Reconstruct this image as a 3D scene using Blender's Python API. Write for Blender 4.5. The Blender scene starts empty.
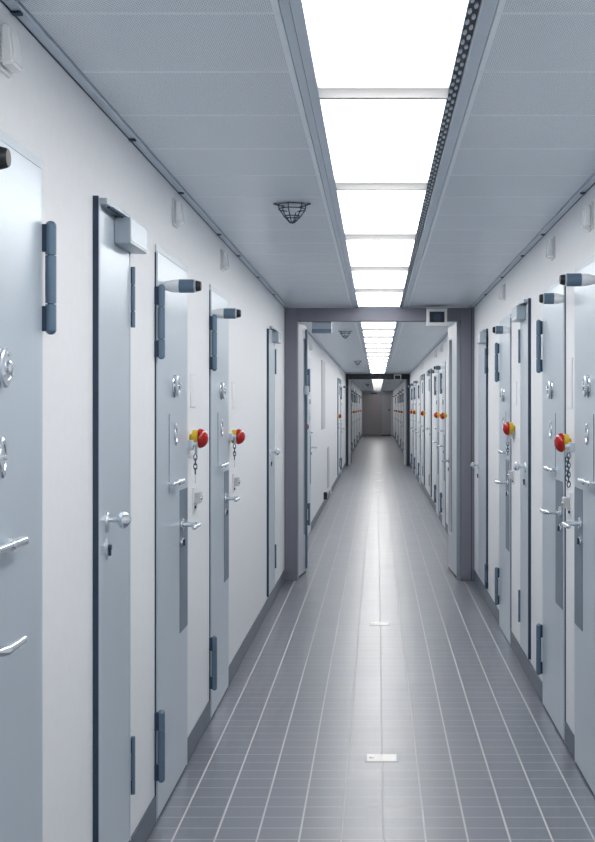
import bpy, bmesh, math
from mathutils import Vector, Matrix

C = bpy.context.scene
COL = C.collection
PI = math.pi

# ------------------------------------------------------------------ camera, world, exposure
cd = bpy.data.cameras.new('camera'); cam = bpy.data.objects.new('camera', cd); COL.objects.link(cam)
cam.location = (0, 0, 1.55); cam.rotation_euler = (PI/2, 0, 0)
cd.sensor_width = 36; cd.lens = 1240/842*36
cd.shift_x = -79.5/842; cd.shift_y = -13.5/842
cd.clip_start = 0.05; cd.clip_end = 200
C.camera = cam
w = bpy.data.worlds.new('world'); C.world = w; w.use_nodes = True
w.node_tree.nodes['Background'].inputs[0].default_value = (0.6, 0.75, 1, 1)
w.node_tree.nodes['Background'].inputs[1].default_value = 0.0
C.view_settings.view_transform = 'Standard'; C.view_settings.look = 'None'
C.view_settings.gamma = 1; C.view_settings.use_curve_mapping = False
C.view_settings.exposure = 0.2
LAMP = (6.6, 6.2, 2.7)          # brightness of the ceiling panels in the three stretches of corridor

# ------------------------------------------------------------------ dimensions
WL, WR, H = 0.83, 0.872, 2.455
Y0, Y1, Y2, YE = -2.6, 11.1, 32.9, 67.9

# ------------------------------------------------------------------ materials
def mat(name, col, rough=0.5, metal=0.0, emit=None, strength=1.0, noise=0.0, nscale=60, bump=0.0, bscale=200, coat=0.0, trans=0.0, alpha=1.0, sub=0.0):
    m = bpy.data.materials.new(name); m.use_nodes = True
    nt = m.node_tree; b = nt.nodes['Principled BSDF']
    b.inputs['Base Color'].default_value = (*col, 1)
    b.inputs['Roughness'].default_value = rough; b.inputs['Metallic'].default_value = metal
    b.inputs['Coat Weight'].default_value = coat; b.inputs['Coat Roughness'].default_value = 0.15
    b.inputs['Transmission Weight'].default_value = trans
    b.inputs['Alpha'].default_value = alpha
    if emit:
        b.inputs['Emission Color'].default_value = (*emit, 1); b.inputs['Emission Strength'].default_value = strength
    tc = nt.nodes.new('ShaderNodeNewGeometry')
    if noise:
        n = nt.nodes.new('ShaderNodeTexNoise'); n.inputs['Scale'].default_value = nscale; n.inputs['Detail'].default_value = 4
        nt.links.new(tc.outputs['Position'], n.inputs['Vector'])
        mr = nt.nodes.new('ShaderNodeMapRange'); mr.inputs['To Min'].default_value = 1-noise; mr.inputs['To Max'].default_value = 1+noise
        nt.links.new(n.outputs['Fac'], mr.inputs['Value'])
        mx = nt.nodes.new('ShaderNodeVectorMath'); mx.operation = 'SCALE'; mx.inputs[0].default_value = col
        nt.links.new(mr.outputs['Result'], mx.inputs['Scale']); nt.links.new(mx.outputs['Vector'], b.inputs['Base Color'])
    if bump:
        n = nt.nodes.new('ShaderNodeTexNoise'); n.inputs['Scale'].default_value = bscale; n.inputs['Detail'].default_value = 3
        nt.links.new(tc.outputs['Position'], n.inputs['Vector'])
        bp = nt.nodes.new('ShaderNodeBump'); bp.inputs['Strength'].default_value = bump; bp.inputs['Distance'].default_value = 0.002
        nt.links.new(n.outputs['Fac'], bp.inputs['Height']); nt.links.new(bp.outputs['Normal'], b.inputs['Normal'])
    return m

M = {}
M['wall'] = mat('plaster', (0.79, 0.805, 0.83), 0.65, noise=0.03, nscale=25, bump=0.25, bscale=160)
M['leaf'] = mat('door_paint', (0.54, 0.615, 0.685), 0.32, metal=0.35, noise=0.02, nscale=8, bump=0.06, bscale=300)
M['rim'] = mat('frame_paint', (0.56, 0.62, 0.68), 0.4, metal=0.1)
M['dark_blue'] = mat('dark_parts_and_shade', (0.022, 0.045, 0.085), 0.6)  # small dark parts, and strips standing in for shade on the doors
M['hinge'] = mat('hinge_paint', (0.13, 0.20, 0.28), 0.32, metal=0.3)
M['dark'] = mat('black_plastic', (0.012, 0.014, 0.018), 0.45)
M['plate'] = mat('kick_plate', (0.16, 0.215, 0.27), 0.4, metal=0.3)
M['chrome'] = mat('chrome', (0.75, 0.78, 0.82), 0.16, metal=1.0)
M['satin'] = mat('satin_steel', (0.66, 0.70, 0.75), 0.3, metal=0.9)
M['closer'] = mat('closer_metal', (0.40, 0.46, 0.52), 0.35, metal=0.5)
M['white'] = mat('white_plastic', (0.80, 0.81, 0.83), 0.35)
M['pale'] = mat('pale_plastic', (0.72, 0.74, 0.77), 0.4)
M['frost'] = mat('frosted_lens', (0.88, 0.89, 0.91), 0.22)
M['grey'] = mat('grey_plastic', (0.50, 0.51, 0.53), 0.45)
M['red'] = mat('red_plastic', (0.40, 0.012, 0.012), 0.16)
M['yellow'] = mat('yellow_plastic', (0.60, 0.42, 0.02), 0.35)
M['base'] = mat('skirting_tile', (0.07, 0.095, 0.135), 0.4, noise=0.1, nscale=30)
M['portal'] = mat('portal_paint', (0.175, 0.178, 0.222), 0.5, noise=0.12, nscale=220)
M['portaldark'] = mat('portal_dark_paint', (0.03, 0.034, 0.05), 0.5)
M['rebate'] = mat('rebate_paint', (0.26, 0.31, 0.37), 0.4)
M['leafwhite'] = mat('glazed_leaf_paint', (0.55, 0.58, 0.62), 0.4)
M['glass'] = mat('door_glass', (0.22, 0.30, 0.36), 0.06, alpha=0.75)
M['enddoor'] = mat('end_door_paint', (0.31, 0.29, 0.305), 0.55, noise=0.1, nscale=120)
M['enddoor2'] = mat('end_side_leaf_paint', (0.36, 0.36, 0.38), 0.5)
M['trim'] = mat('ceiling_trim_metal', (0.62, 0.70, 0.79), 0.36, metal=0.3)
M['wire'] = mat('wire_cage_metal', (0.05, 0.08, 0.12), 0.4, metal=0.5)
M['baffle'] = mat('baffle_metal', (0.46, 0.46, 0.465), 0.6)
M['notice'] = mat('dark_notice_board', (0.06, 0.07, 0.09), 0.3)
M['mark'] = mat('grey_ink', (0.25, 0.24, 0.24), 0.6)
M['marker'] = mat('floor_marker_enamel', (0.93, 0.90, 0.86), 0.45)
for i, s in enumerate(LAMP):
    M['lamp%d' % i] = mat('lit_diffuser', (0.9, 0.9, 0.9), 0.5, emit=(1.0, 0.985, 0.96), strength=s)
    # the tubes behind the diffuser stop short of its ends, so it glows less there
    nt = M['lamp%d' % i].node_tree; bs = nt.nodes['Principled BSDF']
    tc = nt.nodes.new('ShaderNodeTexCoord'); sx = nt.nodes.new('ShaderNodeSeparateXYZ'); nt.links.new(tc.outputs['Object'], sx.inputs[0])
    pp = nt.nodes.new('ShaderNodeMath'); pp.operation = 'PINGPONG'; pp.inputs[1].default_value = 0.745; nt.links.new(sx.outputs[1], pp.inputs[0])
    mr = nt.nodes.new('ShaderNodeMapRange'); mr.interpolation_type = 'SMOOTHSTEP'
    mr.inputs['From Min'].default_value = 0.0; mr.inputs['From Max'].default_value = 0.16; mr.inputs['To Min'].default_value = s*0.10; mr.inputs['To Max'].default_value = s
    nt.links.new(pp.outputs[0], mr.inputs['Value']); nt.links.new(mr.outputs['Result'], bs.inputs['Emission Strength'])

def math_node(nt, op, a, b=None, c=None):
    n = nt.nodes.new('ShaderNodeMath'); n.operation = op
    for i, v in enumerate((a, b, c)):
        if v is None: continue
        if isinstance(v, (int, float)): n.inputs[i].default_value = v
        else: nt.links.new(v, n.inputs[i])
    return n.outputs[0]

def floor_material():
    m = bpy.data.materials.new('floor_tiles'); m.use_nodes = True; nt = m.node_tree; b = nt.nodes['Principled BSDF']
    g = nt.nodes.new('ShaderNodeNewGeometry'); sp = nt.nodes.new('ShaderNodeSeparateXYZ'); nt.links.new(g.outputs['Position'], sp.inputs[0])
    u = math_node(nt, 'DIVIDE', math_node(nt, 'SUBTRACT', sp.outputs[0], 0.0232-1.513), 0.1513)
    v = math_node(nt, 'DIVIDE', math_node(nt, 'SUBTRACT', sp.outputs[1], 5.418-12.11), 0.1211)
    fu = math_node(nt, 'FRACT', u); fv = math_node(nt, 'FRACT', v)
    du = math_node(nt, 'MULTIPLY', math_node(nt, 'MINIMUM', fu, math_node(nt, 'SUBTRACT', 1.0, fu)), 0.1513)
    dv = math_node(nt, 'MULTIPLY', math_node(nt, 'MINIMUM', fv, math_node(nt, 'SUBTRACT', 1.0, fv)), 0.1211)
    gu = math_node(nt, 'LESS_THAN', du, 0.0034); gv = math_node(nt, 'LESS_THAN', dv, 0.0018)
    gr = math_node(nt, 'MAXIMUM', gu, gv)
    # colour of each tile varies a little
    cu = math_node(nt, 'FLOOR', u); cv = math_node(nt, 'FLOOR', v)
    cb = nt.nodes.new('ShaderNodeCombineXYZ'); nt.links.new(cu, cb.inputs[0]); nt.links.new(cv, cb.inputs[1])
    wn = nt.nodes.new('ShaderNodeTexWhiteNoise'); nt.links.new(cb.outputs[0], wn.inputs['Vector'])
    ns = nt.nodes.new('ShaderNodeTexNoise'); ns.inputs['Scale'].default_value = 90; nt.links.new(g.outputs['Position'], ns.inputs['Vector'])
    fac = math_node(nt, 'ADD', math_node(nt, 'MULTIPLY', wn.outputs['Value'], 0.16), math_node(nt, 'MULTIPLY_ADD', ns.outputs['Fac'], 0.25, 0.80))
    sc = nt.nodes.new('ShaderNodeVectorMath'); sc.operation = 'SCALE'; sc.inputs[0].default_value = (0.080, 0.096, 0.134)
    nt.links.new(fac, sc.inputs['Scale'])
    mx = nt.nodes.new('ShaderNodeMix'); mx.data_type = 'RGBA'
    nt.links.new(gr, mx.inputs['Factor']); nt.links.new(sc.outputs[0], mx.inputs['A']); mx.inputs['B'].default_value = (0.54, 0.54, 0.55, 1)
    nt.links.new(mx.outputs['Result'], b.inputs['Base Color'])
    nt.links.new(math_node(nt, 'MULTIPLY_ADD', gr, 0.45, math_node(nt, 'MULTIPLY_ADD', wn.outputs['Value'], 0.06, 0.36)), b.inputs['Roughness'])
    bp = nt.nodes.new('ShaderNodeBump'); bp.inputs['Strength'].default_value = 0.35; bp.inputs['Distance'].default_value = 0.0015
    hgt = math_node(nt, 'MULTIPLY_ADD', ns.outputs['Fac'], 0.25, math_node(nt, 'SUBTRACT', 1.0, gr))
    nt.links.new(hgt, bp.inputs['Height']); nt.links.new(bp.outputs['Normal'], b.inputs['Normal'])
    b.inputs['Specular IOR Level'].default_value = 0.6
    nt.links.new(math_node(nt, 'MULTIPLY_ADD', gr, -0.68, 0.72), b.inputs['Coat Weight']); b.inputs['Coat Roughness'].default_value = 0.34; b.inputs['Coat IOR'].default_value = 1.6
    return m
M['floor'] = floor_material()

PAN0, PANL = 0.36, 0.4975          # ceiling panel joints
def ceiling_material():
    m = bpy.data.materials.new('perforated_panel'); m.use_nodes = True; nt = m.node_tree; b = nt.nodes['Principled BSDF']
    g = nt.nodes.new('ShaderNodeNewGeometry'); sp = nt.nodes.new('ShaderNodeSeparateXYZ'); nt.links.new(g.outputs['Position'], sp.inputs[0])
    P = 0.0098
    x = math_node(nt, 'DIVIDE', sp.outputs[0], P); y = math_node(nt, 'DIVIDE', sp.outputs[1], P)
    a = math_node(nt, 'FRACT', math_node(nt, 'ADD', math_node(nt, 'ADD', x, y), 5000)); c = math_node(nt, 'FRACT', math_node(nt, 'ADD', math_node(nt, 'SUBTRACT', x, y), 20000))
    a2 = math_node(nt, 'POWER', math_node(nt, 'SUBTRACT', a, 0.5), 2); c2 = math_node(nt, 'POWER', math_node(nt, 'SUBTRACT', c, 0.5), 2)
    hole = math_node(nt, 'LESS_THAN', math_node(nt, 'SQRT', math_node(nt, 'ADD', a2, c2)), 0.28)
    fy = math_node(nt, 'FRACT', math_node(nt, 'DIVIDE', math_node(nt, 'SUBTRACT', sp.outputs[1], PAN0-100*PANL), PANL))
    dy = math_node(nt, 'MINIMUM', fy, math_node(nt, 'SUBTRACT', 1.0, fy))
    inside = math_node(nt, 'GREATER_THAN', dy, 0.018)
    hole = math_node(nt, 'MULTIPLY', hole, inside)
    # plain borders beside the lamp channel and by the walls
    xl = math_node(nt, 'GREATER_THAN', math_node(nt, 'ABSOLUTE', math_node(nt, 'SUBTRACT', sp.outputs[0], 0.0255)), 0.262)
    hole = math_node(nt, 'MULTIPLY', hole, xl)
    mx = nt.nodes.new('ShaderNodeMix'); mx.data_type = 'RGBA'
    nt.links.new(hole, mx.inputs['Factor']); mx.inputs['A'].default_value = (0.87, 0.94, 1.0, 1); mx.inputs['B'].default_value = (0.18, 0.23, 0.30, 1)
    nt.links.new(mx.outputs['Result'], b.inputs['Base Color'])
    b.inputs['Roughness'].default_value = 0.36; b.inputs['Metallic'].default_value = 0.2
    return m
M['ceiling'] = ceiling_material()

# ------------------------------------------------------------------ mesh helper
class MB:
    def __init__(self): self.bm = bmesh.new()
    def box(self, x0, x1, y0, y1, z0, z1, bev=0.0, seg=2):
        if x0 > x1: x0, x1 = x1, x0
        bm = self.bm
        v = [bm.verts.new((x, y, z)) for x in (x0, x1) for y in (y0, y1) for z in (z0, z1)]
        fs = [bm.faces.new([v[i] for i in q]) for q in ((0,1,3,2), (4,6,7,5), (0,4,5,1), (2,3,7,6), (0,2,6,4), (1,5,7,3))]
        if bev:
            es = list({e for f in fs for e in f.edges})
            bmesh.ops.bevel(bm, geom=es, offset=bev, segments=seg, affect='EDGES', profile=0.6)
        return self
    def lathe(self, o, axis, prof, seg=24, squash=None):
        """prof: list of (distance along axis, radius)"""
        bm = self.bm; o = Vector(o); a = Vector(axis).normalized()
        t = Vector((0, 0, 1)) if abs(a.z) < 0.9 else Vector((1, 0, 0))
        u = a.cross(t).normalized(); v = a.cross(u).normalized()
        su, sv = squash or (1, 1)
        rings = []
        for d, r in prof:
            if r < 1e-6: rings.append([bm.verts.new(o + a*d)])
            else: rings.append([bm.verts.new(o + a*d + u*math.cos(2*PI*k/seg)*r*su + v*math.sin(2*PI*k/seg)*r*sv) for k in range(seg)])
        for A, B in zip(rings, rings[1:]):
            for k in range(seg):
                k2 = (k+1) % seg
                if len(A) == 1 and len(B) == 1: continue
                if len(A) == 1: bm.faces.new((A[0], B[k2], B[k]))
                elif len(B) == 1: bm.faces.new((A[k], A[k2], B[0]))
                else: bm.faces.new((A[k], A[k2], B[k2], B[k]))
        for R, flip in ((rings[0], True), (rings[-1], False)):
            if len(R) > 2: bm.faces.new(R[::-1] if flip else R)
        return self
    def cyl(self, p0, p1, r, r1=None, seg=20, bev=0.0):
        p0 = Vector(p0); p1 = Vector(p1); L = (p1-p0).length; r1 = r if r1 is None else r1
        pr = [(0, r), (L, r1)] if not bev else [(0, r-bev), (bev*.3, r-bev*.3), (bev, r), (L-bev, r1), (L-bev*.3, r1-bev*.3), (L, r1-bev)]
        return self.lathe(p0, p1-p0, pr, seg)
    def tube(self, pts, r, seg=10, closed=False):
        bm = self.bm; P = [Vector(p) for p in pts]; n = len(P); rings = []
        for i, p in enumerate(P):
            a = P[(i+1) % n] if (closed or i < n-1) else p
            b = P[(i-1) % n] if (closed or i > 0) else p
            d = (a-b).normalized()
            t = Vector((0, 0, 1)) if abs(d.z) < 0.9 else Vector((1, 0, 0))
            if i == 0: u = d.cross(t).normalized()
            else:
                u = (u - d*u.dot(d)).normalized()
            v = d.cross(u).normalized()
            rings.append([bm.verts.new(p + (u*math.cos(2*PI*k/seg) + v*math.sin(2*PI*k/seg))*r) for k in range(seg)])
        m = n if closed else n-1
        for i in range(m):
            A, B = rings[i], rings[(i+1) % n]
            for k in range(seg):
                k2 = (k+1) % seg; bm.faces.new((A[k], A[k2], B[k2], B[k]))
        if not closed:
            bm.faces.new(rings[0][::-1]); bm.faces.new(rings[-1])
        return self
    def rot_z(self, ang, c):
        bmesh.ops.rotate(self.bm, cent=Vector(c), matrix=Matrix.Rotation(ang, 3, 'Z'), verts=self.bm.verts[:]); return self
    def build(self, name, m, parent=None, at=None):
        bm = self.bm
        bmesh.ops.recalc_face_normals(bm, faces=bm.faces[:])
        org = Vector(parent['_o'] if parent is not None else (at or (0, 0, 0)))
        for v in bm.verts: v.co -= org
        for f in bm.faces: f.smooth = True
        for e in bm.edges:
            if len(e.link_faces) != 2 or e.calc_face_angle(0) > math.radians(32): e.smooth = False; continue
            a0, a1 = sorted(f.calc_area() for f in e.link_faces)
            if a1 > 8*a0 and len(e.link_faces[0].verts) == 4: e.smooth = False
        me = bpy.data.meshes.new(name); bm.to_mesh(me); bm.free()
        me.materials.append(M[m])
        o = bpy.data.objects.new(name, me); COL.objects.link(o)
        if parent is not None: o.parent = parent
        else: o.location = org
        o['_o'] = tuple(org)
        return o

def tag(o, label, cat, group=None, kind=None):
    o['label'] = label; o['category'] = cat
    if group: o['group'] = group
    if kind: o['kind'] = kind
    return o
def thing(name, at, label, cat, group=None, kind=None):
    o = bpy.data.objects.new(name, None); COL.objects.link(o); o.location = at; o.empty_display_size = 0.05
    o['_o'] = tuple(at)
    return tag(o, label, cat, group, kind)
def copy_tree(o, parent=None):
    c = o.copy(); COL.objects.link(c)
    if parent is not None: c.parent = parent
    for ch in [x for x in TREE.get(o.name, [])]: copy_tree(ch, c)
    return c
TREE = {}
def index_tree():
    TREE.clear()
    for o in bpy.data.objects:
        if o.parent: TREE.setdefault(o.parent.name, []).append(o)

def X(s, p):                     # s=-1 left wall, s=1 right wall; p = how far out from the wall face
    return -WL + p if s < 0 else WR - p
def wbox(mb, s, p0, p1, y0, y1, z0, z1, bev=0.0, seg=2):
    return mb.box(X(s, p0), X(s, p1), y0, y1, z0, z1, bev, seg)

# ------------------------------------------------------------------ the shell
o = MB().box(-1.1, 1.15, Y0-.1, YE+.1, -0.1, 0).build('floor', 'floor'); tag(o, 'blue-grey tiled corridor floor with pale joints', 'floor', kind='structure')
for s, nm in ((-1, 'left'), (1, 'right')):
    mb = MB(); wbox(mb, s, -.2, 0, Y0, YE, 0, H+.1)
    tag(mb.build('wall_' + nm, 'wall'), 'off-white plaster wall along the %s side of the corridor' % nm, 'wall', kind='structure')
tag(MB().box(-WL, WR, YE, YE+.15, 0, H+.1).build('wall_back', 'wall'), 'end wall at the far end of the corridor', 'wall', kind='structure')
tag(MB().box(-WL, WR, Y0-.15, Y0, 0, H+.1).build('wall_front', 'wall'), 'end wall behind the viewpoint', 'wall', kind='structure')

# lamp channel runs from XL to XV, vent strip XV..XS; perforated panels outside
XA, XB, XL, XR, XV, XE = -0.22, -0.196, -0.166, 0.204, 0.231, 0.271
mb = MB()
mb.box(-WL, WR, Y0, YE, H+.05, H+.1)
n0 = int((Y0-PAN0)/PANL)-1
y = PAN0 + n0*PANL
while y < YE:
    a, b_ = max(y+.0012, Y0), min(y+PANL-.0012, YE)
    if b_ > a+.01:
        mb.box(-WL+.034, XA-.0015, a, b_, H, H+.012)
        mb.box(XE+.0015, WR-.034, a, b_, H, H+.012)
    y += PANL
tag(mb.build('ceiling', 'ceiling'), 'blue-grey perforated metal ceiling panels', 'ceiling', kind='structure')
mb = MB(); mb.box(XA+.0015, XB, Y0, YE, H-.001, H+.03); mb.box(XB+.002, XL, Y0, YE, H-.006, H+.03, .002)
tag(mb.build('trim_1', 'trim'), 'grey metal edge strip left of the ceiling lights', 'trim', kind='structure')
mb = MB(); mb.box(XV+.003, XV+.009, Y0, YE, H-.010, H+.03); mb.box(XV+.009, XE-.0015, Y0, YE, H-.003, H+.03, .0015)
tag(mb.build('trim_2', 'trim'), 'grey metal edge strip right of the ceiling air slot', 'trim', kind='structure')
# wall-side ceiling trims with clips
for s, k, nm in ((-1, 3, 'left'), (1, 4, 'right')):
    mb = MB(); wbox(mb, s, .003, .030, Y0, YE, H-.008, H+.03, .002)
    t = mb.build('trim_%d' % k, 'trim'); tag(t, 'blue-grey metal shadow trim where ceiling meets %s wall' % nm, 'trim', kind='structure')
    mb = MB(); wbox(mb, s, 0.0005, .0028, Y0, YE, H-.010, H+.02); mb.build('shadow_gap', 'dark_blue', t)
    for yy in (2.8, 4.13, 5.16, 6.4, 7.3, 8.5, 9.8):
        mb = MB(); wbox(mb, s, .002, .024, yy, yy+.025, H-.014, H-.0085, .001); mb.build('clip', 'dark_blue', t)

# air slot: dark channel with two staggered rows of pale oval lugs
mb = MB(); mb.box(XR+.001, XV+.002, Y0, YE, H+.0046, H+.03)
slot = mb.build('trim_5', 'dark'); tag(slot, 'dark perforated air slot strip beside the ceiling lights', 'trim', kind='structure')
mb = MB()
y = 1.6; k = 0
while y < 32.8:
    x = XR+.0085 if k % 2 else XR+.0205
    mb.lathe((x, y, H+.0005), (0, 0, 1), [(0, .0048), (.001, .0048), (.004, .0048)], 10, squash=(3.6, 1.0))
    y += .04; k += 1
mb.build('slot_lugs', 'trim', slot)
mb = MB(); mb.box(XR-.001, XR+.002, Y0, YE, H-.001, H+.03); mb.build('slot_edge', 'trim', slot)

# skirting
cell = {-1: [(2.32, 3.056), (4.633, 5.393), (6.14, 6.887), (14.7, 15.42), (21.9, 22.65), (28.0, 28.75)],
        1: [(4.67, 5.438), (5.73, 6.49), (8.05, 8.78), (15.75, 16.48), (17.42, 18.18), (24.6, 25.35), (27.4, 28.1), (29.6, 30.35)]}
far = [36.2, 40.4, 44.6, 50.5, 57.0]
for s, nm in ((-1, 'left'), (1, 'right')):
    mb = MB(); cur = Y0
    for a, b_ in cell[s] + [(f, f+.75) for f in far] + [(YE, YE)]:
        if a-cur > .02:
            wbox(mb, s, 0, .007, cur, a-.012 if a < YE else a, .003, .103, .0015)
        cur = b_ + .004
    t = mb.build('baseboard_' + nm, 'base'); tag(t, 'dark grey tile skirting along the %s wall' % nm, 'skirting', kind='structure')

# ------------------------------------------------------------------ ceiling lights
ordn = 'first second third fourth fifth sixth seventh eighth ninth tenth eleventh twelfth thirteenth fourteenth fifteenth sixteenth seventeenth eighteenth nineteenth twentieth'.split()
ordn += ['twenty-' + q for q in ordn[:9]]
def light_mod(ya, yb, lamp, dep=.026):
    t = thing('ceiling_light', (0, ya, H), '', 'ceiling light')
    MB().box(XL+.001, XR-.002, ya+.010, yb-.010, H+.004, H+.02).build('diffuser', lamp, t)
    mb = MB(); mb.box(XL+.001, XR-.002, ya-.010, ya+.010, H-dep, H+.02, .002); mb.build('baffle', 'baffle', t)
    return t
proto = {}
def lights(stretch, start, stop, n, L=1.49):
    out = []
    for i in range(n):
        ya = start + i*L
        if i == 0: t = light_mod(ya, ya+L, 'lamp%d' % stretch, .014 if stretch == 2 else .024); index_tree(); p = t
        else: t = copy_tree(p); t.location.y = ya
        out.append(t)
    return out
S1 = lights(0, 3.54-4*1.49, 11, 9)
for i, t in enumerate(S1[::-1]):
    t['label'] = 'glowing white ceiling light panel, %s one on this side of the near door frame' % ordn[i]; t['group'] = 'ceiling light panels before the first frame'
S2 = lights(1, 11.32, 32, 14, 1.49)
for i, t in enumerate(S2):
    t['label'] = 'ceiling light panel beyond the near door frame, %s one past it' % ordn[i]; t['group'] = 'ceiling light panels between the two frames'
S3 = lights(2, 33.3, 67, 23, 1.49)
for i, t in enumerate(S3):
    t['label'] = 'dimmer ceiling light panel in the far stretch, %s past the dark frame' % ordn[i]; t['group'] = 'ceiling light panels in the far stretch'

# ------------------------------------------------------------------ doors
def arc(c, r, a0, a1, n, f):      # helper for bent bars; f maps (a, b) -> world point
    return [f(c[0] + r*math.cos(a0+(a1-a0)*k/n), c[1] + r*math.sin(a0+(a1-a0)*k/n)) for k in range(n+1)]

def hinge(s, y, z0, z1, root, r=.0135, p=.025, m='hinge', thin=False):
    x = X(s, p); L = z1-z0; mb = MB(); g = .003
    a = z0; parts = ((0, .27), (.27, .70), (.70, 1.0))
    for i, (q0, q1) in enumerate(parts):
        e0 = z0+q0*L+(g/2 if i else 0); e1 = z0+q1*L-(g/2 if i < 2 else 0)
        pr = [(0, r), (e1-e0, r)]
        if not thin:
            if i == 0: pr = [(0, r*.35), (r*.25, r*.75), (r*.7, r), (e1-e0, r)]
            if i == 2: pr = [(0, r), (e1-e0-r*.7, r), (e1-e0-r*.25, r*.75), (e1-e0, r*.35)]
        mb.lathe((x, y, e0), (0, 0, 1), pr, 20)
    h = mb.build('hinge', m, root)
    mb = MB(); mb.cyl((x, y, z0+.02), (x, y, z1-.02), r*.6, seg=10)
    for q0, q1 in ((.03, .25), (.73, .97)):
        wbox(mb, s, 0, p, y-.011, y+.009, z0+q0*L, z0+q1*L, .002)
    mb.build('hinge_strap', 'dark_blue', h)
    return h

def cell_door(num, s, y0, y1, lock, buf, label, detail=True, bl=.15, lev=0):
    """heavy cell door: lock='near' or 'far' edge as seen from the viewpoint"""
    yc = (y0+y1)/2; ztop = 2.16
    root = thing('door_%d' % num, (X(s, 0), yc, 0), label, 'door', kind='structure')
    mb = MB(); f = .024
    wbox(mb, s, 0, .006, y0, y1, ztop-f, ztop, .001); wbox(mb, s, 0, .006, y1-f, y1, .0, ztop-f, .001); wbox(mb, s, 0, .006, y0, y0+.008, 0, ztop-f, .001)
    mb.build('door_frame', 'rim', root)
    mb = MB(); wbox(mb, s, 0, .009, y0+.010, y1-f-.001, .010, ztop-f-.002, .002); leaf = mb.build('door_leaf', 'leaf', root)
    mb = MB(); wbox(mb, s, 0, .0055, y0-.005, y0-.0005, .0, ztop-.03); wbox(mb, s, 0, .004, y0+.009, y1-f, 0.001, .009); mb.build('edge_shade', 'dark_blue', root)  # dark strip paints the shade on the near edge; second box darkens the floor gap
    hy = y0-.002 if lock == 'far' else y1+.004
    hinge(s, hy, 1.73, 2.01, root); hinge(s, hy, .15, .42, root)
    ax = (-s, 0, 0)
    P = .009
    # spy hole with two stacked swivel discs
    cz = 1.637
    mb = MB(); mb.lathe((X(s, P), yc, cz), ax, [(0, .046), (.004, .047), (.007, .045), (.0075, .030), (.012, .030)], 32)
    sp = mb.build('spyhole', 'chrome', root)
    mb = MB(); mb.lathe((X(s, P+.0105), yc+.006, cz), ax, [(0, .040), (.002, .044), (.006, .044), (.009, .041), (.010, .028), (.0085, .026), (.0085, 0)], 32)
    cov = mb.build('spyhole_cover', 'satin', sp)
    if detail:
        mb = MB()
        for k in range(3):
            a = PI/2 + k*2*PI/3
            mb.lathe((X(s, P+.020), yc+.006+.030*math.cos(a), cz+.030*math.sin(a)), ax, [(0, .0055), (.002, .005), (.003, 0)], 12)
        mb.lathe((X(s, P+.019), yc+.006, cz), ax, [(0, .016), (.006, .015), (.009, .010), (.009, 0)], 20)
        mb.build('spyhole_screw', 'chrome', sp)
    # food hatch
    ha, hb = yc-.12, yc+.21
    mb = MB(); wbox(mb, s, P, P+.0012, ha+.004, hb-.003, 1.215, 1.522, .0004); hatch = mb.build('food_hatch', 'leaf', root)
    mb = MB(); wbox(mb, s, P, P+.0016, ha-.001, ha+.0035, 1.245, 1.524); mb.build('hatch_shadow_line', 'dark_blue', hatch)  # shadow line along the hatch's near edge, put in as a dark strip
    mb = MB(); mb.lathe((X(s, P+.003), yc+.015, 1.44), ax, [(0, .045), (.003, .045), (.006, .041), (.006, .030), (.0035, .028), (.0035, 0)], 28, squash=(.45, 1.0) )
    kp = mb.build('keyhole_plate', 'chrome', hatch)
    mb = MB(); wbox(mb, s, P+.006, P+.012, yc-.004, yc+.034, 1.435, 1.445, .002); mb.build('keyhole_flap', 'satin', kp)
    mb = MB()
    zb = 1.25
    sh = 0.0 if y0 < 3 else -.055
    mb.cyl((X(s, .034), yc-.11+sh, zb), (X(s, .034), yc+.115+sh, zb), .0085, bev=.004)
    mb.cyl((X(s, .035), yc+.005+sh, zb), (X(s, .035), yc+.105+sh, zb), .0125, bev=.004)
    for yy in (yc-.08+sh, yc+.08+sh): mb.cyl((X(s, P), yy, zb), (X(s, .034), yy, zb), .008, seg=14)
    mb.build('pull_bar', 'chrome', hatch)
    # dark lock plate and lever
    if lock == 'far': pa, pb = y1-.235, y1-.028
    else: pa, pb = y0+.03, y0+.25
    mb = MB(); wbox(mb, s, P, P+.002, pa, pb, .61, 1.205, .0006); mb.build('lock_plate', 'plate', root)
    ly = (y1-.20 if lock == 'far' else y0+.075) + lev
    d = -1 if lock == 'far' else 1
    zl = 1.06
    mb = MB(); mb.lathe((X(s, P+.002), ly, zl), ax, [(0, .025), (.007, .025), (.010, .022), (.010, .012)], 24)
    R = .018
    pts = [(X(s, P+.008), ly, zl), (X(s, .085-R), ly, zl)]
    for k in range(1, 7):
        a = k*PI/2/6
        pts.append((X(s, .085-R+R*math.sin(a)), ly+d*(R-R*math.cos(a)), zl))
    pts += [(X(s, .085), ly+d*.07, zl), (X(s, .083), ly+d*.13, zl)]
    mb.tube(pts, .0105, 14)
    mb.lathe((X(s, .083), ly+d*.128, zl), (0, d, 0), [(0, .0105), (.004, .0095), (.007, .005), (.008, 0)], 14)
    mb.build('lever_handle', 'chrome', root)
    mb = MB(); mb.lathe((X(s, P+.002), ly, .985), ax, [(0, .020), (.006, .020), (.008, .017), (.008, 0)], 20)
    kc = mb.build('key_rose', 'chrome', root)
    mb = MB(); wbox(mb, s, P+.008, P+.018, ly-.006, ly+.006, .972, .998, .002); mb.build('key_cylinder', 'dark_blue', kc)
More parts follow.
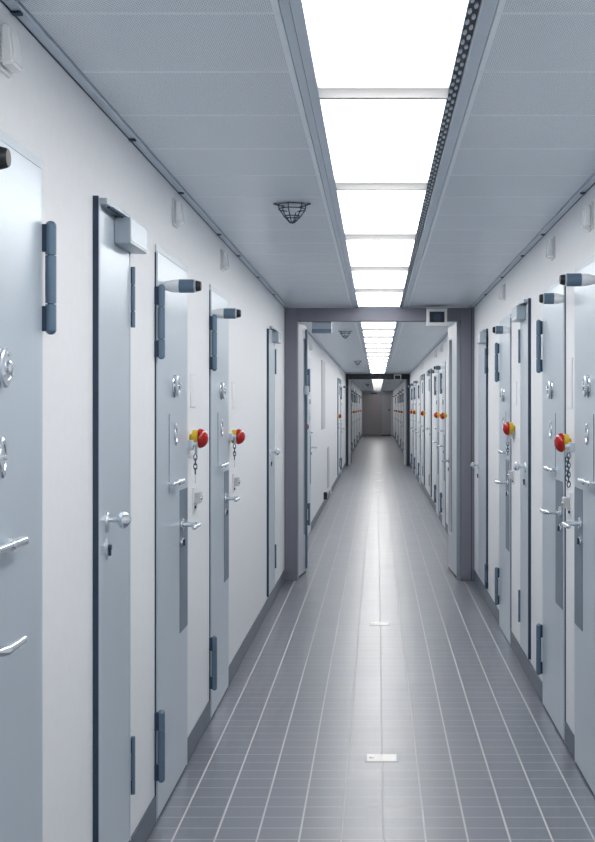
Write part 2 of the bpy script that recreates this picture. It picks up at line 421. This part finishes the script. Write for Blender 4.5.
    if buf:
        zc = 2.02 if s < 0 else 2.055; b0 = P if y0 <= buf <= y1 else 0.0
        L = bl-b0; x = X(s, b0)
        mb = MB(); mb.lathe((x, buf, zc), ax, [(0, .016), (L*.12, .021), (L*.25, .0245), (L*.40, .0255)], 28)
        bb = mb.build('door_buffer', 'frost', root)
        mb = MB(); mb.lathe((X(s, b0+L*.40), buf, zc), ax, [(0, .0262), (L*.40, .0262), (L*.41, .0245)], 28); mb.build('buffer_sleeve', 'hinge', bb)
        mb = MB(); mb.lathe((X(s, b0+L*.81), buf, zc), ax, [(0, .0255), (L*.045, .0255), (L*.05, .023)], 28); mb.build('buffer_ring', 'satin', bb)
        mb = MB(); mb.lathe((X(s, b0+L*.86), buf, zc), ax, [(0, .022), (L*.10, .019), (L*.135, .0165), (L*.14, 0)], 28); mb.build('buffer_tip', 'dark', bb)
    return root

def knob_door(num, s, y0, y1, label, knob='near', zt=2.165, kz=1.205, hz=.27):
    """narrow service door standing proud of the wall, with closer box"""
    yc = (y0+y1)/2; zb = .125
    root = thing('door_%d' % num, (X(s, 0), yc, 0), label, 'door', kind='structure')
    f = .028
    mb = MB()
    wbox(mb, s, 0.004, .018, y0+.006, y0+f, zb, zt, .0015); wbox(mb, s, 0.004, .018, y1-.012, y1, zb, zt, .0015); wbox(mb, s, 0.004, .018, y0+f, y1-.012, zt-.02, zt, .0015)
    mb.build('door_frame', 'rim', root)
    mb = MB(); wbox(mb, s, 0, .016, y0, y0+.006, zb, zt+.004); wbox(mb, s, 0, .004, y0+.006, y1+.003, zb, zt+.004); mb.build('edge_shade', 'dark_blue', root)  # unlit near side of the frame, its shade put in as dark colour
    P = .0165
    mb = MB(); wbox(mb, s, .005, P, y0+f+.002, y1-.014, zb+.004, zt-.022, .002); mb.build('door_leaf', 'leaf', root)
    hy = y1+.016 if knob == 'near' else y0-.008
    for z0, z1 in ((1.815, 2.015), (hz, hz+.19)): hinge(s, hy, z0, z1, root, r=.0085, p=.021, thin=True)
    ax = (-s, 0, 0); ky = y0+.105 if knob == 'near' else y1-.07
    mb = MB(); mb.lathe((X(s, P), ky, kz), ax, [(0, .030), (.005, .030), (.008, .027), (.008, 0)], 28, squash=(.5, 1))
    ro = mb.build('knob_rose', 'satin', root)
    mb = MB(); mb.lathe((X(s, P+.008), ky, kz+.007), ax, [(0, .008), (.024, .008), (.028, .013), (.032, .021), (.040, .0255), (.048, .0255), (.056, .020), (.066, .006), (.067, 0)], 28)
    mb.build('door_knob', 'chrome', root)
    mb = MB(); mb.lathe((X(s, P), ky, kz-.08), ax, [(0, .032), (.005, .032), (.007, .029), (.007, 0)], 24, squash=(.5, 1))
    es = mb.build('key_escutcheon', 'satin', root)
    mb = MB(); mb.cyl((X(s, P+.007), ky, kz-.075), (X(s, P+.016), ky, kz-.075), .0085, seg=16); wbox(mb, s, P+.007, P+.015, ky-.004, ky+.004, kz-.1, kz-.075, .001); mb.build('key_cylinder', 'dark_blue', es)
    # closer box on the hinge side and slide rail along the head
    if knob == 'near': ca, cb_ = y1-.25, y1+.02
    else: ca, cb_ = y0-.03, y0+.24
    mb = MB(); wbox(mb, s, P, P+.052, ca, cb_, 2.058, 2.140, .004); cl = mb.build('door_closer', 'closer', root)
    mb = MB(); wbox(mb, s, P+.006, P+.046, cb_+.0002, cb_+.003, 2.064, 2.134, .001); wbox(mb, s, P+.0521, P+.0535, ca+.006, cb_-.006, 2.068, 2.074); mb.build('closer_end_cap', 'pale', cl)
    ra = y0+.01
    mb = MB(); wbox(mb, s, .018, .040, ra, y1-.06, 2.146, 2.164, .002); mb.build('closer_rail', 'closer', root)
    mb = MB(); yy0, yy1 = ra+.05, (ca+cb_)/2
    mb.tube([(X(s, .034), yy0, 2.146), (X(s, .050), yy1, 2.142)], .006, 8); mb.build('closer_arm', 'dark_blue', root)
    return root

L_, R_ = -1, 1
cell_door(1, L_, 2.32, 3.056, 'near', 2.335, 'nearest grey cell door on the left, cut off by the picture edge', bl=.137, lev=.09)
knob_door(2, L_, 3.62, 4.09, 'narrow grey service door on the left with round knob, nearest one')
cell_door(3, L_, 4.633, 5.393, 'far', 4.80, 'grey cell door on the left just past the nearest round-knob door')
cell_door(4, L_, 6.14, 6.887, 'far', 6.20, 'grey cell door on the left, last one before the near door frame')
knob_door(5, L_, 9.33, 9.86, 'narrow service door on the left right beside the near door frame', zt=2.14)
cell_door(6, R_, 4.67, 5.438, 'far', 4.905, 'nearest grey cell door on the right, cut by the picture edge')
cell_door(7, R_, 5.73, 6.49, 'near', 5.75, 'second grey cell door on the right, next to the nearest one', bl=.12)
knob_door(8, R_, 7.02, 7.39, 'narrow grey service door on the right between two cell doors')
cell_door(9, R_, 8.05, 8.78, 'near', 8.07, 'third grey cell door on the right, beyond the round-knob service door', bl=.12)
knob_door(10, R_, 9.73, 10.47, 'service door on the right right beside the near door frame', knob='far', kz=1.06, hz=.135)
n = 11
for s, a, b_, lk, lab in (
    (L_, 14.7, 15.42, 'far', 'cell door on the left just beyond the near door frame'),
    (L_, 28.0, 28.75, 'far', 'cell door on the left just before the dark second frame'),
    (R_, 15.75, 16.48, 'near', 'first cell door on the right beyond the near door frame'),
    (R_, 17.42, 18.18, 'near', 'second cell door on the right beyond the near door frame'),
    (R_, 24.6, 25.35, 'near', 'third cell door on the right beyond the near door frame'),
    (R_, 27.4, 28.1, 'near', 'fourth cell door on the right beyond the near door frame'),
    (R_, 29.6, 30.35, 'near', 'last cell door on the right before the dark second frame')):
    cell_door(n, s, a, b_, lk, (None if a == 14.7 else a+.16 if lk == 'far' else a+.02), lab, detail=False); n += 1
for s, a, b_, lab in ((L_, 26.0, 26.55, 'narrow service door on the left in the middle stretch'),
                      (R_, 19.7, 20.2, 'first narrow service door on the right beyond the near frame'),
                      (R_, 22.6, 23.15, 'second narrow service door on the right beyond the near frame')):
    knob_door(n, s, a, b_, lab); n += 1
for s, nm in ((L_, 'left'), (R_, 'right')):
    for i, f in enumerate(far):
        cell_door(n, s, f, f+.75, 'far', f+.16, 'cell door on the %s in the dim far stretch, %s one there' % (nm, ordn[i]), detail=False); n += 1

# ------------------------------------------------------------------ things on the walls
def alarm_knob(s, y, z, label, k=1.0):
    t = thing('emergency_knob', (X(s, 0), y, z), label, 'emergency knob', 'red and yellow emergency knobs beside cell doors')
    ax = (-s, 0, 0)
    sc = lambda pr: [(d*k, r) for d, r in pr]
    MB().lathe((X(s, 0), y, z), ax, sc([(0, .020), (.013, .020), (.0135, .037), (.016, .0385), (.038, .0385), (.041, .036), (.041, .02), (.044, .02)]), 32).build('yellow_collar', 'yellow', t)
    MB().lathe((X(s, .041*k), y, z), ax, sc([(0, .030), (.001, .040), (.003, .0430)] + [(.005+.042*math.sin(a), .0435*math.cos(a)) for a in [PI/2*q/12 for q in range(12)]] + [(.047, 0)]), 32).build('red_knob_cap', 'red', t)
    return t
def key_set(s, y, z, label, n_links=4, double=False):
    t = thing('hanging_keys', (X(s, 0), y, z), label, 'keys', 'key chains beside cell doors')
    mb = MB(); wbox(mb, s, 0, .028, y-.020, y+.016, z-.02, z+.022, .003); mb.cyl((X(s, .026), y, z+.004), (X(s, .044), y, z+.004), .010, seg=14); mb.build('bracket', 'satin', t)
    mb = MB(); wbox(mb, s, .034, .044, y-.014, y+.010, z-.042, z-.008, .003)
    pts = [(X(s, .039), y-.002+.009*math.cos(a), z-.008+.014*math.sin(a)) for a in [PI*k/8 for k in range(9)]]
    mb.tube(pts, .002, 6); mb.build('padlock', 'closer', t)
    def chain(yy, zz, nl):
        mb = MB()
        for k in range(nl):
            c = Vector((X(s, .036), yy + .002*math.sin(k*1.7), zz-.0205*k))
            q = []
            for j in range(12):
                a = 2*PI*j/12; u, v = .0070*math.cos(a), .0140*math.sin(a)
                q.append(c + (Vector((0, u, v)) if k % 2 else Vector((u, 0, v))))
            mb.tube(q, .0025, 6, closed=True)
        return mb.build('chain', 'wire', t)
    chain(y-.004, z-.052, n_links)
    if double: chain(y-.04, z-.036, n_links+2)
    zk = z-.052-.0205*n_links
    mb = MB(); mb.lathe((X(s, .034), y-.004, zk), (-s, 0, 0), [(0, .008), (.003, .008)], 14); wbox(mb, s, .034, .037, y-.0065, y-.0015, zk-.032, zk-.006); wbox(mb, s, .034, .037, y-.0015, y+.004, zk-.032, zk-.024)
    mb.build('key', 'satin', t)
    return t
def key_switch(s, y, z, label):
    t = thing('key_switch', (X(s, 0), y, z), label, 'key switch', 'key switches beside cell doors')
    mb = MB(); wbox(mb, s, 0, .008, y-.05, y+.05, z-.055, z+.05, .002); mb.build('back_plate', 'pale', t)
    mb = MB(); wbox(mb, s, .008, .034, y-.032, y+.034, z-.022, z+.026, .003); bx = mb.build('switch_box', 'grey', t)
    mb = MB(); mb.lathe((X(s, .034), y, z+.002), (-s, 0, 0), [(0, .010), (.006, .009), (.006, 0)], 16); mb.build('lock_barrel', 'chrome', bx)
    mb = MB(); mb.cyl((X(s, .009), y-.036, z-.038), (X(s, .016), y-.036, z-.038), .006, seg=10); mb.build('cable_gland', 'dark_blue', t)
    return t
def plaque(s, y, z, label, h=.15):
    t = thing('door_plaque', (X(s, 0), y, z), label, 'plaque', 'white plaques beside cell doors')
    mb = MB(); wbox(mb, s, 0, .003, y-.075, y+.075, z-h/2, z+h/2, .001); mb.build('plaque_plate', 'pale', t)
    mb = MB(); wbox(mb, s, .003, .0042, y-.068, y+.068, z-h/2+.007, z+h/2-.007); mb.build('plaque_card', 'white', t)
    return t
def call_lamp(s, y, z, label):
    t = thing('call_lamp', (X(s, 0), y, z), label, 'lamp', 'call lamps above cell doors')
    mb = MB(); wbox(mb, s, 0, .008, y-.048, y+.048, z-.055, z+.055, .002); mb.build('back_plate', 'pale', t)
    mb = MB()
    bm = mb.bm                                           # lens: flares towards the bottom
    x0, x1, x2 = X(s, .008), X(s, .028), X(s, .040)
    v = [bm.verts.new(c) for c in ((x0, y-.040, z+.046), (x0, y+.040, z+.046), (x1, y+.034, z+.044), (x1, y-.034, z+.044),
                                   (x0, y-.042, z-.048), (x0, y+.042, z-.048), (x2, y+.038, z-.044), (x2, y-.038, z-.044))]
    for q in ((0,1,2,3), (7,6,5,4), (0,3,7,4), (1,5,6,2), (3,2,6,7), (0,4,5,1)): bm.faces.new([v[i] for i in q])
    bmesh.ops.recalc_face_normals(bm, faces=bm.faces[:])
    bmesh.ops.bevel(bm, geom=bm.edges[:], offset=.006, segments=3, affect='EDGES')
    mb.build('lens', 'frost', t)
    return t

alarm_knob(L_, 5.50, 1.413, 'red and yellow knob, larger of the two prominent ones on the left wall', k=.93)
alarm_knob(L_, 6.98, 1.386, 'red and yellow knob on the left wall, smaller one past the larger')
alarm_knob(R_, 5.58, 1.392, 'red and yellow knob nearest on the right wall between cell doors', k=.85)
alarm_knob(R_, 7.86, 1.417, 'smaller red and yellow knob on the right wall beyond the service door', k=.85)
alarm_knob(L_, 13.5, 1.34, 'tiny red knob on the left wall just inside the near frame')
alarm_knob(L_, 25.9, 1.37, 'tiny red knob on the left wall near the dark frame')
for i, y in enumerate((15.45, 17.1, 22.3, 27.15, 29.35)):
    alarm_knob(R_, y, 1.445, 'tiny red and yellow knob on the right wall beyond the frame, %s one' % ordn[i])
for s, nm in ((L_, 'left'), (R_, 'right')):
    for i, f in enumerate(far): alarm_knob(s, f+.85, 1.40, 'tiny knob on the %s wall of the dim far stretch, %s one' % (nm, ordn[i]))
key_set(L_, 5.425, 1.385, 'keys and chain hanging under the larger red knob on the left')
key_set(L_, 6.915, 1.385, 'keys and chain hanging under the smaller red knob on the left')
key_set(R_, 5.45, 1.375, 'two chains of keys hanging under the nearest red knob on the right', n_links=5, double=True)
key_set(R_, 7.93, 1.37, 'keys and chain beside the third cell door on the right')
key_switch(L_, 5.62, 1.14, 'grey key switch box below the larger red knob on the left')
key_switch(L_, 7.16, 1.12, 'grey key switch box below the smaller red knob on the left')
key_switch(R_, 5.585, 1.12, 'grey key switch box on the right wall between the two nearest cell doors')
key_switch(R_, 7.90, 1.12, 'grey key switch box beside the third cell door on the right')
plaque(L_, 5.58, 1.625, 'white plaque above the larger red knob on the left')
plaque(L_, 7.15, 1.62, 'white plaque above the smaller red knob on the left')
plaque(R_, 5.60, 1.66, 'tall white plaque between the two nearest cell doors on the right', h=.23)
plaque(R_, 7.80, 1.64, 'white plaque above the smaller red knob on the right wall')
call_lamp(L_, 2.74, 2.345, 'frosted call lamp high on the left wall at the picture edge')
call_lamp(L_, 5.07, 2.345, 'frosted call lamp above the first full cell door on the left')
call_lamp(L_, 6.62, 2.335, 'frosted call lamp above the last cell door on the left')
call_lamp(R_, 5.04, 2.325, 'frosted call lamp above the nearest cell door on the right')
call_lamp(R_, 6.11, 2.335, 'frosted call lamp above the second cell door on the right')
call_lamp(R_, 8.46, 2.335, 'frosted call lamp above the third cell door on the right')
for i, y in enumerate((16.4, 18.1, 23.4)): call_lamp(R_, y, 2.33, 'pale call lamp high on the right wall past the frame, %s one' % ordn[i])
call_lamp(L_, 15.2, 2.30, 'pale call lamp on the left wall just beyond the near frame')

# service panels and socket on the left wall of the middle stretch
tag(wbox(MB(), L_, .0005, .012, 18.5, 19.6, 1.22, 2.26, .002).build('service_panel', 'grey', at=(X(L_, 0), 19.0, 1.22)), 'tall pale grey panel high on the left wall of the middle stretch', 'panel')
tag(wbox(MB(), L_, .0005, .012, 20.7, 21.3, .20, .88, .002).build('service_panel', 'grey', at=(X(L_, 0), 21.0, .20)), 'narrow grey panel low on the left wall of the middle stretch', 'panel')
t = thing('socket_box', (X(L_, 0), 19.3, .12), 'small dark socket box low on the left wall', 'socket')
wbox(MB(), L_, 0, .055, 19.25, 19.38, .12, .23, .004).build('box_body', 'dark', t); wbox(MB(), L_, .055, .060, 19.27, 19.36, .14, .21, .002).build('box_lid', 'hinge', t)
for s, nm in ((L_, 'left'), (R_, 'right')):
    for y, q in ((42.3, 'nearer'), (47.6, 'farther')):
        t = thing('notice_board', (X(s, 0), y, 1.72), '%s dark notice board on the %s wall of the dim far stretch' % (q, nm), 'notice board')
        wbox(MB(), s, 0, .02, y-1.1, y+1.1, 1.70, 2.22, .004).build('board_frame', 'closer', t); wbox(MB(), s, .0202, .024, y-1.05, y+1.05, 1.74, 2.18).build('board_face', 'notice', t)

# ------------------------------------------------------------------ door frames across the corridor
def portal(num, y, zh, xl, xr, paint, label):
    root = thing('door_%d' % num, (0, y, 0), label, 'door frame', kind='structure')
    mb = MB()
    mb.box(-WL+.001, xl, y, y+.12, 0.001, H-.014, .003); mb.build('left_jamb', paint, root)
    mb = MB(); mb.box(xr, WR-.001, y, y+.12, 0.001, H-.014, .003); mb.build('right_jamb', paint, root)
    mb = MB(); mb.box(xl+.0005, xr-.0005, y, y+.12, zh, H-.014, .003); mb.build('head_beam', paint, root)
    mb = MB(); mb.box(xr-.034, xr-.001, y+.05, y+.119, 0.001, zh-.001, .003); mb.build('stop_strip', 'rebate', root)
    mb = MB(); mb.box(xl+.001, xl+.006, y+.05, y+.119, 0.001, zh-.001); mb.build('stop_strip', 'rebate', root)
    mb = MB(); mb.box(WR-.030, WR-.024, y-.001, y+.002, .0, H-.014); mb.build('joint_line', 'dark_blue', root)
    return root
def swing_leaf(root, hx, hy, ang, width, s, glass, handle=True, zt=2.315):
    """open leaf: starts at the hinge (hx, hy) and runs away along +y, turned by ang"""
    t = .045; c = (hx, hy, 0); a0, a1 = glass
    def B(x0, x1, y0, y1, z0, z1, bev=.002): return (min(x0, x1), max(x0, x1), y0, y1, z0, z1, bev)
    x0, x1 = (hx, hx+t) if s > 0 else (hx-t, hx)
    mb = MB()
    mb.box(*B(x0, x1, hy, hy+a0, .02, zt)); mb.box(*B(x0, x1, hy+a1, hy+width, .02, zt))
    mb.box(*B(x0, x1, hy+a0, hy+a1, .02, .36)); mb.box(*B(x0, x1, hy+a0, hy+a1, 2.19, zt))
    mb.rot_z(ang, c); lf = mb.build('glazed_leaf', 'leafwhite', root)
    xm = (x0+x1)/2
    mb = MB(); mb.box(xm-.004, xm+.004, hy+a0, hy+a1, .36, 2.19); mb.rot_z(ang, c); mb.build('glass_pane', 'glass', lf)
    mb = MB(); mb.box(x0+.005, x1-.005, hy, hy+width, .0015, .019); mb.rot_z(ang, c); mb.build('floor_seal', 'dark', lf)
    xi = hx; d = -s
    if handle:
        mb = MB(); yy = hy+width-.07
        mb.cyl((xi, yy, 1.04), (xi+d*.008, yy, 1.04), .024); mb.tube([(xi, yy, 1.04), (xi+d*.055, yy, 1.04), (xi+d*.062, yy-.015, 1.04), (xi+d*.062, yy-.12, 1.04)], .010, 12)
        mb.cyl((xi, yy, .96), (xi+d*.010, yy, .96), .020); mb.rot_z(ang, c); mb.build('lever_handle', 'chrome', lf)
    else:
        mb = MB(); mb.box(xi, xi+d*.03, hy+width-.16, hy+width-.02, 1.67, 1.75, .004); mb.rot_z(ang, c); mb.build('bolt_case', 'closer', lf)
        mb = MB(); mb.cyl((xi+d*.012, hy+width-.07, .05), (xi+d*.012, hy+width-.07, 2.28), .010, seg=10); mb.rot_z(ang, c); mb.build('bolt_rod', 'hinge', lf)
    return lf
r1 = portal(n, Y1, 2.324, -.716, .752, 'portal', 'grey steel door frame across the corridor with both glazed leaves open'); n += 1
swing_leaf(r1, .7195, Y1+.13, math.atan2(.035, .73), .73, 1, (.37, .64))
swing_leaf(r1, -.712, Y1+.13, -math.atan2(.05, .42), .42, -1, (.27, .37), handle=False)
mb = MB(); mb.box(-.590, -.412, Y1+.125, Y1+.27, 2.225, 2.335, .003); cb = mb.build('closer_box', 'closer', r1)
mb = MB(); mb.box(-.590, -.412, Y1+.123, Y1+.1245, 2.225, 2.262); mb.build('closer_box_skirt', 'hinge', cb)
r2 = portal(n, Y2, 2.30, -.76, .80, 'portaldark', 'dark second door frame far down the corridor'); n += 1
swing_leaf(r2, .765, Y2+.13, math.atan2(.035, .75), .75, 1, (.37, .64))
swing_leaf(r2, -.757, Y2+.13, -math.atan2(.05, .6), .6, -1, (.4, .52), handle=False)
for sx in (-1, 1):
    mb = MB(); xx = -.7595 if sx < 0 else .7645
    mb.box(xx, xx+sx*-.055, Y2+.02, Y2+.045, 0.02, 2.29, .003); mb.build('pale_edge_strip', 'leafwhite', r2)

# end of the corridor
r3 = thing('door_%d' % n, (0, YE, 0), 'grey double door closing the far end of the corridor', 'door', kind='structure')
MB().box(-.80, .245, YE-.06, YE-.001, .02, 2.38, .003).build('door_leaf', 'enddoor', r3)
rl = MB().box(.255, .765, YE-.07, YE-.001, .06, 2.38, .003).build('side_leaf', 'enddoor2', r3)
MB().box(.255, .765, YE-.065, YE-.002, .003, .058).build('bottom_gap', 'dark', r3)
MB().box(.62, .70, YE-.12, YE-.0705, 1.38, 1.46, .01).build('handle', 'dark', rl)
MB().box(.246, .254, YE-.055, YE-.001, .003, 2.38).build('meeting_gap', 'dark_blue', r3)
mb = MB(); mb.box(-WL+.001, -.802, YE-.09, YE-.001, .001, 2.42, .002); mb.box(.767, WR-.001, YE-.09, YE-.001, .001, 2.42, .002); mb.box(-.802, .767, YE-.09, YE-.001, 2.382, 2.42, .002)
mb.build('door_frame', 'leafwhite', r3)
MB().box(-.35, .0, YE-.13, YE-.061, 2.29, 2.36, .004).build('door_closer', 'dark_blue', r3)

# ------------------------------------------------------------------ cameras on the frames
def security_camera(x, y, z, w_, h_, label):
    t = thing('security_camera', (x, y, z), label, 'camera')
    mb = MB(); mb.box(x-w_/2, x+w_/2, y-.15, y-.001, z-h_/2, z+h_/2, .004); hs = mb.build('housing', 'pale', t)
    mb = MB(); mb.box(x-w_/2-.006, x+w_/2+.006, y-.17, y-.002, z+h_/2+.0005, z+h_/2+.007, .002); mb.build('sun_shield', 'closer', t)
    mb = MB(); mb.box(x-w_*.37, x+w_*.37, y-.155, y-.1502, z-h_*.30, z+h_*.33, .003); fr = mb.build('dark_window', 'dark', t)
    mb = MB(); mb.lathe((x+.005, y-.155, z), (0, -1, 0), [(0, .036), (.006, .036), (.007, .030), (.005, .024)], 28); le = mb.build('lens_ring', 'dark_blue', t)
    mb = MB(); mb.lathe((x+.005, y-.158, z), (0, -1, 0), [(0, .020), (.006, .016), (.009, .008), (.0095, 0)], 20); mb.build('lens', 'dark_blue', le)
    return t
security_camera(.530, Y1, 2.347, .178, .150, 'boxy white camera on the head of the near door frame')
security_camera(.545, Y2, 2.345, .19, .15, 'small camera on the head of the dark far frame')

# ------------------------------------------------------------------ caged smoke detectors
def smoke_detector(x, y, label):
    t = thing('smoke_detector', (x, y, H), label, 'smoke detector', 'caged smoke detectors on the ceiling')
    mb = MB(); mb.lathe((x, y, H), (0, 0, -1), [(0, .038), (.010, .038), (.014, .032), (.030, .026), (.038, .018), (.040, 0)], 28); mb.build('detector_head', 'pale', t)
    mb = MB(); r = .0028
    for d, rr in ((.006, .061), (.026, .060), (.058, .037), (.084, .012)):
        mb.tube([(x+rr*math.cos(a), y+rr*math.sin(a), H-d) for a in [2*PI*k/28 for k in range(28)]], r, 6, closed=True)
    for k in range(6):
        a = PI*k/3 + .3
        pr = [(.000, .061), (.026, .060), (.058, .037), (.084, .012), (.087, .003)]
        mb.tube([(x+q*math.cos(a), y+q*math.sin(a), H-d) for d, q in pr], r, 6)
    mb.build('wire_cage', 'wire', t)
    mb = MB()
    for sx in (-1, 1):
        mb.cyl((x+sx*.074, y-.004, H), (x+sx*.074, y-.004, H-.006), .009, seg=12)
        mb.tube([(x+sx*.074, y-.004, H-.004), (x+sx*.060, y, H-.010)], .003, 6)
    mb.build('fixing_lug', 'wire', t)
    return t
d0 = smoke_detector(-.376, 5.50, 'caged smoke detector on the ceiling, nearest and largest'); index_tree()
for y, lab in ((14.7, 'caged smoke detector on the ceiling just beyond the near frame'), (24.0, 'small caged smoke detector halfway down the middle stretch'), (48.0, 'tiny smoke detector on the ceiling of the dim far stretch')):
    c = copy_tree(d0); c.location.y = y; c['label'] = lab

# ------------------------------------------------------------------ floor marker plates
def marker(y, label):
    t = thing('floor_marker', (.021, y, 0), label, 'floor marker', 'white marker plates set in the floor')
    mb = MB(); mb.box(-.053, .095, y-.064, y+.064, -.002, .0012); mb.build('marker_rim', 'rebate', t)
    mb = MB(); mb.box(-.045, .087, y-.057, y+.057, .0012, .0024, .0005); mb.build('marker_plate', 'marker', t)
    mb = MB()
    bm = mb.bm; z = .0030
    v = [bm.verts.new(c) for c in ((-.036, y, z), (-.028, y+.018, z), (-.028, y-.018, z))]; bm.faces.new(v)
    mb.box(-.029, -.014, y-.010, y-.002, .0024, z)
    mb.build('marker_arrow', 'mark', t)
    return t
m0 = marker(5.482, 'white marker plate set in the floor, nearest and largest'); index_tree()
for y, lab in ((8.87, 'white marker plate in the floor shortly before the near frame'), (22.95, 'tiny floor marker plate beyond the frame, nearest of the tiny ones'),
               (26.15, 'tiny floor marker plate beyond the frame, second of the tiny ones'), (29.5, 'tiny floor marker plate just before the dark far frame')):
    c = copy_tree(m0); c.location.y = y; c['label'] = lab

for o in bpy.data.objects:
    if '_o' in o: del o['_o']
